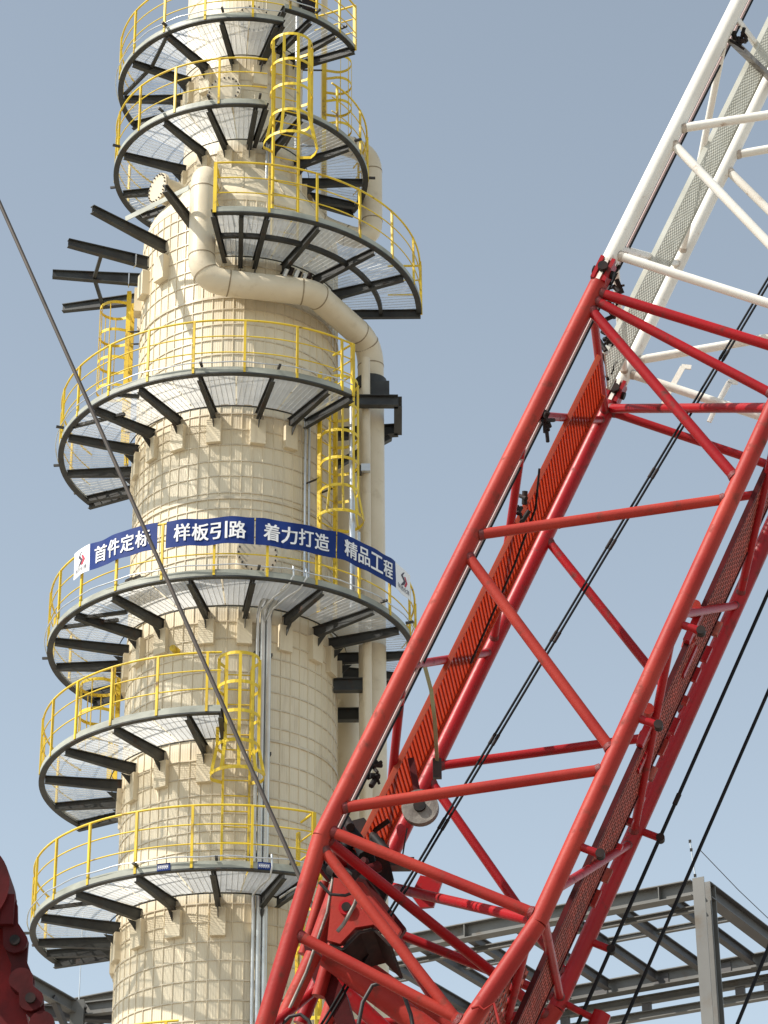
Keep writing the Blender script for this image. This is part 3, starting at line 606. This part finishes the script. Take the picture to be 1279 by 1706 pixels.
MB().bar(bp(3.7, 0.045, .06), bp(5.1, 0.045, .98), 0.13, 0.05, BA).build('walkway_bearer', M_SHEAVE, CR)
# fittings on the underside face: rollers, lugs, stubs that guide the ropes
for s_, v in ((-3.35, .30), (-4.72, .30), (-4.86, .45), (-3.55, .48)):
    MB().tube([bp(s_, .98, v), bp(s_ + .02, .98, v + .1) - bwn * .05], .065, 14).build('rope_roller', M_REDF, CR)
    MB().box(bp(s_ - .12, .985, v + .12), BA * .2, bdn * .05, bwn * .04).build('roller_bracket', M_RED, CR)
for k in range(12):
    s_ = -2.9 - k * .33; MB().box(bp(s_, 1.0, .82 + .02 * math.sin(k * 2.1)), BA * random.uniform(.04, .1), bdn * .035, bwn * .04).build('guard_lug', random.choice((M_RED, M_RUST, M_REDF)), CR)
for c, s_ in ((4, -5.4), (4, -6.85), (3, -5.2), (3, -6.78), (3, -4.0)):
    p = node(c, s_); q = p + bwn * 0.30
    st = MB().tube([p + bwn * .08, q], .045, 12).build('rope_guide', M_RED, CR)
    MB().tube([q - bdn * .05, q + bdn * .05], .05, 12).build('roller', M_GREASE, st)
e0 = node(4, -7.62); e1 = e0 + bwn * .5 - BA * .05
MB().tube([e0, e1], .04, 10).build('outrigger_rod', M_RED, CR); MB().tube([e1 - BA * .12, e1 + BA * .1], .11, 6).build('outrigger_block', M_RED, CR)
for s_, v in ((.25, .25), (.25, .5), (.25, .75)):          # bent white step hooks on the far white end tube
    p = bp(s_, v, 1.0)
    MB().bar(p, p + BA * .33 + bwn * .02, .07, .02, bdn).bar(p + BA * .33, p + BA * .36 + bwn * .12, .06, .02, bdn).bar(p, p - BA * .3, .06, .02, bdn).build('step_hook', M_WHITE, CR)
# sheave hanging in the boom, plates and cylinders in the foot section
sc_ = uv_px(700, 1346, .45); sh = MB().tube([sc_ - bdn * .05, sc_ - bdn * .03, sc_ + bdn * .03, sc_ + bdn * .05], .205, 30).build('sheave', M_SHEAVE, CR)
MB().tube([sc_ - bdn * .09, sc_ + bdn * .09], .07, 14).build('hub', M_GREASE, sh)
MB().bar(sc_, sc_ + BA * .5 - bwn * .35, .07, .04, bdn).build('sheave_arm', M_REDD, CR)
def plate(pts, v, dv, m, name):
    o = MB().poly([uv_px(x, y, v) for x, y in pts], BD * dv).build(name, m, CR); return o
plate([(556, 1462), (604, 1470), (668, 1548), (655, 1570), (622, 1540), (592, 1545), (566, 1572), (545, 1566)], .25, .035, M_REDF, 'sheave_plate')
plate([(570, 1455), (612, 1466), (676, 1546), (662, 1566), (630, 1538), (600, 1545), (572, 1572), (552, 1566)], .62, .035, M_REDD, 'sheave_plate')
pm = MB(); hole = uv_px(577, 1512, .245)
pm.tube([hole - bdn * .02, hole + bdn * .02], .085, 20).build('bush', M_RED, CR); MB().tube([hole - bdn * .035, hole - bdn * .015], .05, 18).build('bush_bore', M_GREASE, CR)
arc = [uv_px(x, y, .25) for x, y in ((548, 1572), (570, 1580), (598, 1552), (622, 1546), (650, 1574))]
for a, b in zip(arc, arc[1:]): MB().box((a + b) / 2 + BD * .2, (b - a) / 2, BD * .19, (b - a).cross(BD).normalized() * .015).build('sheave_housing', M_GREASE, CR)
for (x0, y0, x1, y1, v, r, m_) in ((545, 1592, 690, 1700, .42, .13, M_REDF), (575, 1585, 720, 1690, .72, .085, M_REDF), (530, 1660, 575, 1500, .5, .075, M_REDF), (500, 1706, 560, 1560, .8, .085, M_RED),
                                   (655, 1560, 735, 1680, .95, .07, M_RED), (560, 1640, 640, 1715, .8, .09, M_RED)):
    a, b = uv_px(x0, y0, v), uv_px(x1, y1, v); MB().tube([a, b, b + (b - a) * .6], r, 16).build('backstop_tube', m_, CR)
plate([(505, 1570), (535, 1590), (575, 1650), (590, 1706), (560, 1706), (540, 1660), (515, 1620)], .5, .12, M_REDD, 'foot_web')
plate([(684, 1490), (700, 1458), (737, 1466), (722, 1510), (700, 1512)], .96, .02, M_RED, 'gusset_plate')
plate([(566, 1372), (606, 1362), (640, 1400), (655, 1462), (640, 1500), (600, 1488), (565, 1462), (552, 1430)], .7, .03, M_GREASE, 'dark_backing_plate')  # black backing plates added to darken the boom foot interior
plate([(560, 1392), (590, 1380), (622, 1420), (628, 1452), (590, 1450), (556, 1436)], .45, .03, M_GREASE, 'dark_backing_plate')  # second black plate, likewise there to darken the interior
for (x0, y0, x1, y1, v, r) in ((566, 1470, 528, 1575, .35, .10), (522, 1590, 462, 1720, .35, .09), (540, 1470, 505, 1590, .75, .06), (648, 1385, 628, 1330, .9, .06)):
    MB().tube([uv_px(x0, y0, v), uv_px(x1, y1, v)], r, 16).build('backstop_tube', M_REDF, CR)
for k in range(40):                                        # greasy clutter of fittings between the near and far chords
    x, y = random.uniform(568, 640), random.uniform(1372, 1470)
    x -= (y - 1372) * .35
    p = uv_px(x, y, random.uniform(.25, .85)); r_ = random.uniform(.03, .07)
    MB().tube([p, p + Vector((random.uniform(-.2, .2), random.uniform(-.2, .2), random.uniform(-.25, .25)))], r_, 8).build('fitting', random.choice((M_GREASE, M_GREASE, M_REDD, M_ROPE)), CR)
for x, y, v, n_ in ((1027, 468, .10, 10), (1018, 512, .12, 7), (908, 702, .08, 7), (622, 1278, .15, 9), (1232, 60, .06, 8), (1010, 570, .5, 6), (1012, 612, .7, 5), (870, 845, .4, 6)):   # greasy rope clamps
    for k in range(n_):
        p = uv_px(x + random.gauss(0, 5), y + random.gauss(0, 11), v); q = Vector((random.gauss(0, 1), random.gauss(0, 1), random.gauss(0, 1.6))).normalized() * random.uniform(.05, .12)
        MB().tube([p - q, p + q], random.uniform(.012, .035), 6).build('rope_clamp', M_GREASE, CR)
MB().tube([bp(-2.3, .03, .35), bp(-2.6, .05, .5), bp(-3.3, .06, .56), bp(-4.6, .06, .62)], .014, 8).build('hanging_chain', M_GREASE, CR)
MB().tube([uv_px(x, y, .1) for x, y in ((532, 1470), (550, 1490), (575, 1492), (600, 1482))], .018, 8).build('hose', M_HOSE, CR)
MB().tube([uv_px(x, y, .05) for x, y in ((600, 1482), (590, 1508), (572, 1540), (562, 1552))], .022, 8).build('hose', M_SHEAVE, CR)
MB().tube([uv_px(x, y, .2) for x, y in ((597, 1706), (604, 1670), (620, 1642), (645, 1635), (670, 1650), (684, 1690), (688, 1712))], .022, 8).build('hose', M_HOSE, CR)
MB().tube([uv_px(x, y, .2) for x, y in ((470, 1706), (482, 1694), (500, 1690), (514, 1700), (520, 1715))], .02, 8).build('hose', M_HOSE, CR)
MB().tube([uv_px(x, y, -.06) for x, y in ((785, 1680), (797, 1676), (806, 1683), (822, 1672), (832, 1706))], .016, 8).build('hose', M_REDF, CR)
MB().tube([uv_px(x, y, .3) for x, y in ((560, 1430), (545, 1520), (510, 1620), (470, 1706))], .018, 8).build('hose', M_SHEAVE, CR)
# off-frame base that carries the boom foot
MB().box((-3.4, 28.4, 0.9), (4.2, 0, 0), (0, 1.5, 0), (0, 0, .75)).build('upper_deck', M_RED, CR)
for q in (-1, 1):
    tr = MB().box((-3.4, 28.4 + q * 2.9, GROUND + .65), (4.6, 0, 0), (0, .6, 0), (0, 0, .65)).build('crawler_track', M_GREASE, CR)
MB().box((-3.4, 28.4, -.6), (1.6, 0, 0), (0, 2.4, 0), (0, 0, .75)).build('car_body', M_RED, CR)
MB().box((-6.5, 28.4, 2.4), (1.1, 0, 0), (0, 1.6, 0), (0, 0, .8)).build('counterweight', M_REDD, CR)
for v in (0, 1):
    MB().tube([bp(-15.5, .42, v), bp(-16.6, .5, v)], .12, 12).build('foot_lug', M_RED, CR)

# ropes
def rope(label, pts, r, m=M_ROPE, clamps=(), group=None, sag=0.0):
    o = thing('wire_rope', label, 'rope', pts[-1], group)
    MB().tube(pts, r, 8).build('strand', m, o)
    for t in clamps:
        a = Vector(pts[0]).lerp(Vector(pts[-1]), t); d = (Vector(pts[-1]) - Vector(pts[0])).normalized()
        MB().tube([a - d * .07, a + d * .07], r * 1.35, 8).build('rope_clamp', M_GREASE, o)
    return o
pa, pb = bp(9, .9, .5), bp(-8.6, .16, .5); dirn = (pb - pa)
pa = bp(1.3, .60, .5) + (bp(1.3, .60, .5) - bp(-7.19, .29, .5)) * 1.0; pb = bp(-7.19, .29, .5) + (bp(-7.19, .29, .5) - bp(1.3, .60, .5)) * .25
for k, lab in ((-1, 'black pendant rope inside the boom, upper of the clamped pair'), (1, 'black pendant rope inside the boom, lower of the clamped pair')):
    o = bwn * k * .021
    rope(lab, [pa + o, pb + o], .0145, M_ROPE, (.505, .60, .655, .725, .80, .86), 'pendant ropes inside the boom')
for k, (u0, u1, s0, s1, lab) in enumerate(((1.11, 1.12, 10, -14, 'black rope running close under the boom through its guides'), (1.31, 1.30, 10, -14, 'black rope second out from the underside of the boom'), (1.72, 1.79, 6, -14, 'black rope furthest out from the underside of the boom'))):
    rope(lab, [bp(s0, u0, 1.0), bp(s1, u1, 1.0)], .022 if k == 0 else .021, M_ROPE, (.42, .62) if k == 0 else (.5,), 'ropes under the boom')
for k, (v, lab) in enumerate(((.10, 'thin rope closest to the boom chord of the walkway side'), (.135, 'pale middle rope of the three along the walkway side'), (.17, 'thin rope nearest the red walkway'))):
    rope(lab, [bp(13, .0, v), bp(-7.6, .015, v - .03)], .016, (M_ROPE2, M_PINK, M_ROPE)[k], (), 'thin ropes along the boom')
c0, c1 = at_y(0, 340, 36), at_y(497, 1458, 35)
dd = c1 - c0; c_top = c0 - dd * .5; c_bot = c1 + dd * ((GROUND - c1.z) / dd.z)
rope('long dark cable slanting across the face of the column', [c_top, c_bot], .031, M_ROPE2, ())
sl0 = uv_px(708, 1112, .12); sl1 = uv_px(728, 1270, .75)
g_ = MB()
sp = [sl0, uv_px(718, 1150, .3), uv_px(724, 1200, .5), sl1]
for a, b in zip(sp, sp[1:]): g_.bar(a, b, .045, .008, bdn)
gs = g_.build('sling_strap', M_GREEN); tag(gs, 'pale green sling strap hanging down inside the red boom', 'strap')
hk = MB().box(sl1 + Vector((0, 0, -.08)), (.05, 0, 0), (0, .03, 0), (0, 0, .12)).build('sling_shackle', M_BOLT, None); tag(hk, 'dark shackle at the end of the green sling', 'shackle')
wp = uv_px(668, 1440, .8); wl = thing('work_light', 'small dark lamp hanging under the sheave inside the boom', 'lamp', wp)
MB().box(wp, (.13, 0, .0), (0, .1, 0), (0.02, 0, .05)).build('lamp_housing', M_BOLT, wl); MB().tube([wp, uv_px(678, 1380, .8)], .01, 6).build('lamp_wire', M_HOSE, wl)

# ------------------------------------------------------------------ second crane's mast head at the left edge
MH = thing('crane_mast', 'dark red mast head with perforated link plates beside the blue signed platform', 'crane part', (-3.3, 20, GROUND))
YM = 20.0
def pm_(x, y, dy=0): return at_y(x, y, YM + dy)
hc = pm_(-58, 1490)
MB().tube([hc - Vector((0, .22, 0)), hc + Vector((0, .22, 0))], .37, 48).build('head_sheave', M_REDD, MH)
MB().tube([hc - Vector((0, .26, 0)), hc + Vector((0, .26, 0))], .12, 24).build('head_pin', M_GREASE, MH)
MB().poly([pm_(-150, 1510, .1), pm_(10, 1535, .1), pm_(48, 1712, .1), pm_(62, 1800, .1), pm_(-200, 1800, .1)], (0, .25, 0)).build('mast_plate', M_MAST, MH)
MB().box((-3.3, 20.2, (GROUND + 6.0) / 2), (.32, 0, 0), (0, .2, 0), (0, 0, (6.0 - GROUND) / 2)).build('mast_post', M_RED, MH)
chain = [(12, 1522), (28, 1576), (38, 1640), (54, 1672), (72, 1712), (92, 1775)]
for i, (a, b) in enumerate(zip(chain, chain[1:])):
    A, B = pm_(*a), pm_(*b); off = Vector((0, -.06 if i % 2 else -.12, 0)); d = (B - A).normalized(); n_ = Vector((0, 1, 0)).cross(d).normalized()
    w = .095; outl = []
    for k in range(9): an = math.pi * (k / 8); outl.append(A + off + n_ * math.cos(an) * w - d * math.sin(an) * w)
    outl += [A.lerp(B, .5) + off - n_ * w * .62]
    for k in range(9): an = math.pi * (k / 8); outl.append(B + off - n_ * math.cos(an) * w + d * math.sin(an) * w)
    outl += [A.lerp(B, .5) + off + n_ * w * .62]
    lk = MB().poly(outl, (0, .05, 0)).build('link_plate', M_REDD, MH)
    MB().tube([B + off - Vector((0, .03, 0)), B + off + Vector((0, .1, 0))], .04, 14).build('link_pin', M_GREASE, lk)
MB().box(pm_(14, 1520, -.1), (.05, 0, 0), (0, .08, 0), (0, 0, .12)).build('pawl', M_REDD, MH)

# ------------------------------------------------------------------ grey steel frames behind
N0 = at_y(1168, 1466, 70); ZF = N0.z
u1 = Vector((-0.876, 0.482, 0)).normalized(); u2 = Vector((0.482, 0.876, 0)).normalized()
SF = thing('steel_frame', 'tall grey steel frame of beams behind the red boom', 'steel frame', (N0.x, N0.y, GROUND))
def fp(a, b, z=0): return N0 + u1 * a + u2 * b + Vector((0, 0, z))
def col(a, b, top=0): 
    p = fp(a, b)
    MB().ibeam(Vector((p.x, p.y, GROUND)) + u2 * .2, p + Vector((0, 0, top)) + u2 * .2, .34, .38, .03, .035, -u2).build('column', M_FRAME, SF)
    MB().box(Vector((p.x, p.y, (GROUND + ZF) / 2)) - u2 * .215, u1 * .17, u2 * .012, Vector((0, 0, (ZF - GROUND) / 2))).build('column_face', M_FRAME, SF)
DEP = 6.6; LEN = 30.0
for a in (0, 17): col(a, 0)
for a in (0, 17): col(a, DEP)
def fb(a0, b0, a1, b1, z=0, w=.40, h=.45, m=M_FRAME, name='beam'):
    return MB().ibeam(fp(a0, b0, z), fp(a1, b1, z), w, h, .02, .03).build(name, m, SF)
fb(.24, 0, LEN, 0); fb(-.2, DEP, LEN, DEP)
fb(0, .24, 0, DEP - .2, 0, .36, .45, M_FRAMED)
for k in range(15): fb(1.15 + 1.55 * k, .15, 1.15 + 1.55 * k, DEP - .15, -.03, .2, .3, M_FRAMED, 'joist')
for a0, a1 in ((.2, 1.05), (1.25, 2.6), (2.8, 4.15), (7.45, 8.8), (10.55, 11.9)): fb(a0, 2.9, a1, 2.9, -.06, .14, .16, M_FRAME, 'strut')
fb(.2, .95, LEN, .95, -.34, .14, .16, M_FRAME, 'strut')
for z in (-.52, -1.0): fb(-.2, DEP + .4, LEN, DEP + .4, z, .24, .24, M_FRAME, 'lower_beam')
for a in (.9, 1.8, 4.8, 7.5, 11, 14): MB().box(fp(a, DEP + .38, -.88), u1 * .14, u2 * .06, Vector((0, 0, .12))).build('hanger', M_FRAMED, SF)
for a in (1.2, 3.2, 5.2, 7.2, 9.2, 11.2, 13.2):            # web stiffeners and splice plates
    MB().box(fp(a, -.1, -.225), u1 * .012, u2 * .09, Vector((0, 0, .19))).build('stiffener', M_FRAME, SF)
    MB().box(fp(a + .9, DEP - .03, -.225), u1 * .22, u2 * .015, Vector((0, 0, .15))).build('splice_plate', M_FRAMED, SF)
lr = thing('lightning_rod', 'thin rod standing on the corner of the grey steel frame', 'rod', N0 + Vector((0, 0, .02)))
MB().tube([N0 + Vector((-.12, .2, .02)), N0 + Vector((-.22, .2, 1.25))], .022, 8).build('mast', M_GALV, lr)
for z in (.2, .95, 1.2): MB().box(N0 + Vector((-.12 - .08 * z, .2, z)), (.035, 0, 0), (0, .03, 0), (0, 0, .04)).build('clip', M_BOLT, lr)
gw = MB().tube([N0 + Vector((.0, .2, 1.0)), N0 + Vector((1.2, 1.5, .25)), N0 + Vector((2.6, 3.2, -.4)), N0 + Vector((5, 6, -1.2))], .012, 5).build('guy_wire', M_ROPE2); tag(gw, 'thin wire running down from the rod on the grey frame', 'wire')
# frame left of the column
L0 = at_y(131, 1672, 66); la = (at_y(50, 1621, 63.8) - L0); la.z = 0; la.normalize(); lb = Vector((-la.y, la.x, 0)); lb = lb if lb.x > 0 else -lb
LF = thing('steel_frame', 'grey steel frame corner below the blue signed platform and mast head', 'steel frame', (L0.x, L0.y, GROUND))
MB().ibeam(Vector((L0.x, L0.y, GROUND)), L0, .34, .34, .03, .03, (0, 1, 0)).build('column', M_FRAME, LF)
L1 = L0 + Vector((0, 0, .0))
MB().ibeam(L1 + la * .2, L1 + la * 7, .24, .34, .02, .03).build('beam', M_FRAME, LF)
MB().ibeam(L1 + Vector((.2, -.05, 0)), L1 + Vector((6.5, -2.2, 0)), .24, .34, .02, .03).build('beam', M_FRAME, LF)
MB().ibeam(L1 + la * 4.2 + Vector((-3, 3.0, -.1)), L1 + Vector((6.5, 1.2, -.1)), .24, .34, .02, .03).build('beam', M_FRAMED, LF)
MB().ibeam(L1 + Vector((.1, .5, -.35)), L1 + Vector((5, 4.5, -.35)), .3, .4, .02, .03).build('beam', M_FRAMED, LF)
MB().bar(L1 + la * 1.3 + Vector((0, 0, -.2)), L1 + Vector((0, 0, -1.3)), .14, .14).build('knee_brace', M_FRAMED, LF)
MB().tube([L1 + Vector((0, 0, 0)), L1 + Vector((0, 0, 2.4))], .015, 6).build('rod', M_GALV, LF)

# ------------------------------------------------------------------ small things on the platforms
tb_ = thing('valve_set', 'small brass-brown valve set standing on the banner platform beside the cable', 'valve', cy(-33, 3.2, LEV[3] + .2))
for k in range(5):
    p = cy(-36 + 1.6 * k, 3.25, LEV[3] + .3 + .05 * (k % 2)); MB().tube([p, p + Vector((.1, .05, .08))], .06, 10).build('valve_body', M_SHEAVE if k % 2 else M_PIPE, tb_)
MB().tube([cy(-37, 3.25, LEV[3] + .22), cy(-28, 3.25, LEV[3] + .22)], .03, 8).build('header', M_PIPE, tb_)
for k, (t, lab) in enumerate(((21, 'white cable sagging under the banner platform towards the conduits'), (25, 'second white cable sagging under the banner platform towards the conduits'))):
    c_ = MB().tube([cy(t, 3.62, LEV[3] + .3), cy(t, 3.66, LEV[3] + .1), cy(t - 1, 3.45, LEV[3] - .06), cy(t - 3, 3.0, LEV[3] - .07), cy(t - 5, 2.5, LEV[3] - .1), cy(19, 2.2, LEV[3] - .2)], .018, 8).build('loose_cable', M_GALV); tag(c_, lab, 'cable', 'loose white cables')
for t, lab in ((15.5, 'white cable loop hanging from the blue signed rim next to a sign'), (26.5, 'white cable loop hanging at the closed end of the blue signed rim')):
    c_ = MB().tube([cy(t, 3.64, LEV[1] + .3), cy(t, 3.69, LEV[1] + .05), cy(t, 3.5, LEV[1] - .08), cy(t - 1, 3.0, LEV[1] - .06), cy(t - 2, 2.6, LEV[1] - .08)], .018, 8).build('loose_cable', M_GALV); tag(c_, lab, 'cable', 'loose white cables')
ib = thing('instrument_box', 'black instrument box on the column behind the top closed rail', 'instrument', cy(70, 1.4, 38.6))
q = at_y(515, 6, 47.6); MB().box(q, (.16, 0, 0), (0, .12, 0), (0, 0, .24)).build('housing', M_GREASE, ib); MB().tube([q + Vector((-.05, -.1, .05)), q + Vector((.05, -.25, .16))], .05, 10).build('sensor', M_GALV, ib)
MB().bar(q + Vector((-.1, .1, 0)), cy(60, 1.2, q.z), .08, .08).build('mount', M_STEEL, ib)
vb = thing('valve_set', 'dark valve fittings on the column just above the pipe under the wide platform', 'valve', cy(33, 2.1, 29.9))
for k in range(6):
    p = cy(27 + 2.6 * k, 2.22 + .04 * (k % 3), 30.0 + .05 * (k % 2)); MB().tube([p, p + Vector((.06, -.05, .14))], .05, 10).build('valve_body', M_GREASE if k % 2 else M_GALV, vb)
MB().tube([cy(25, 2.2, 29.98), cy(43, 2.2, 29.98)], .03, 8).build('header', M_STEEL, vb)
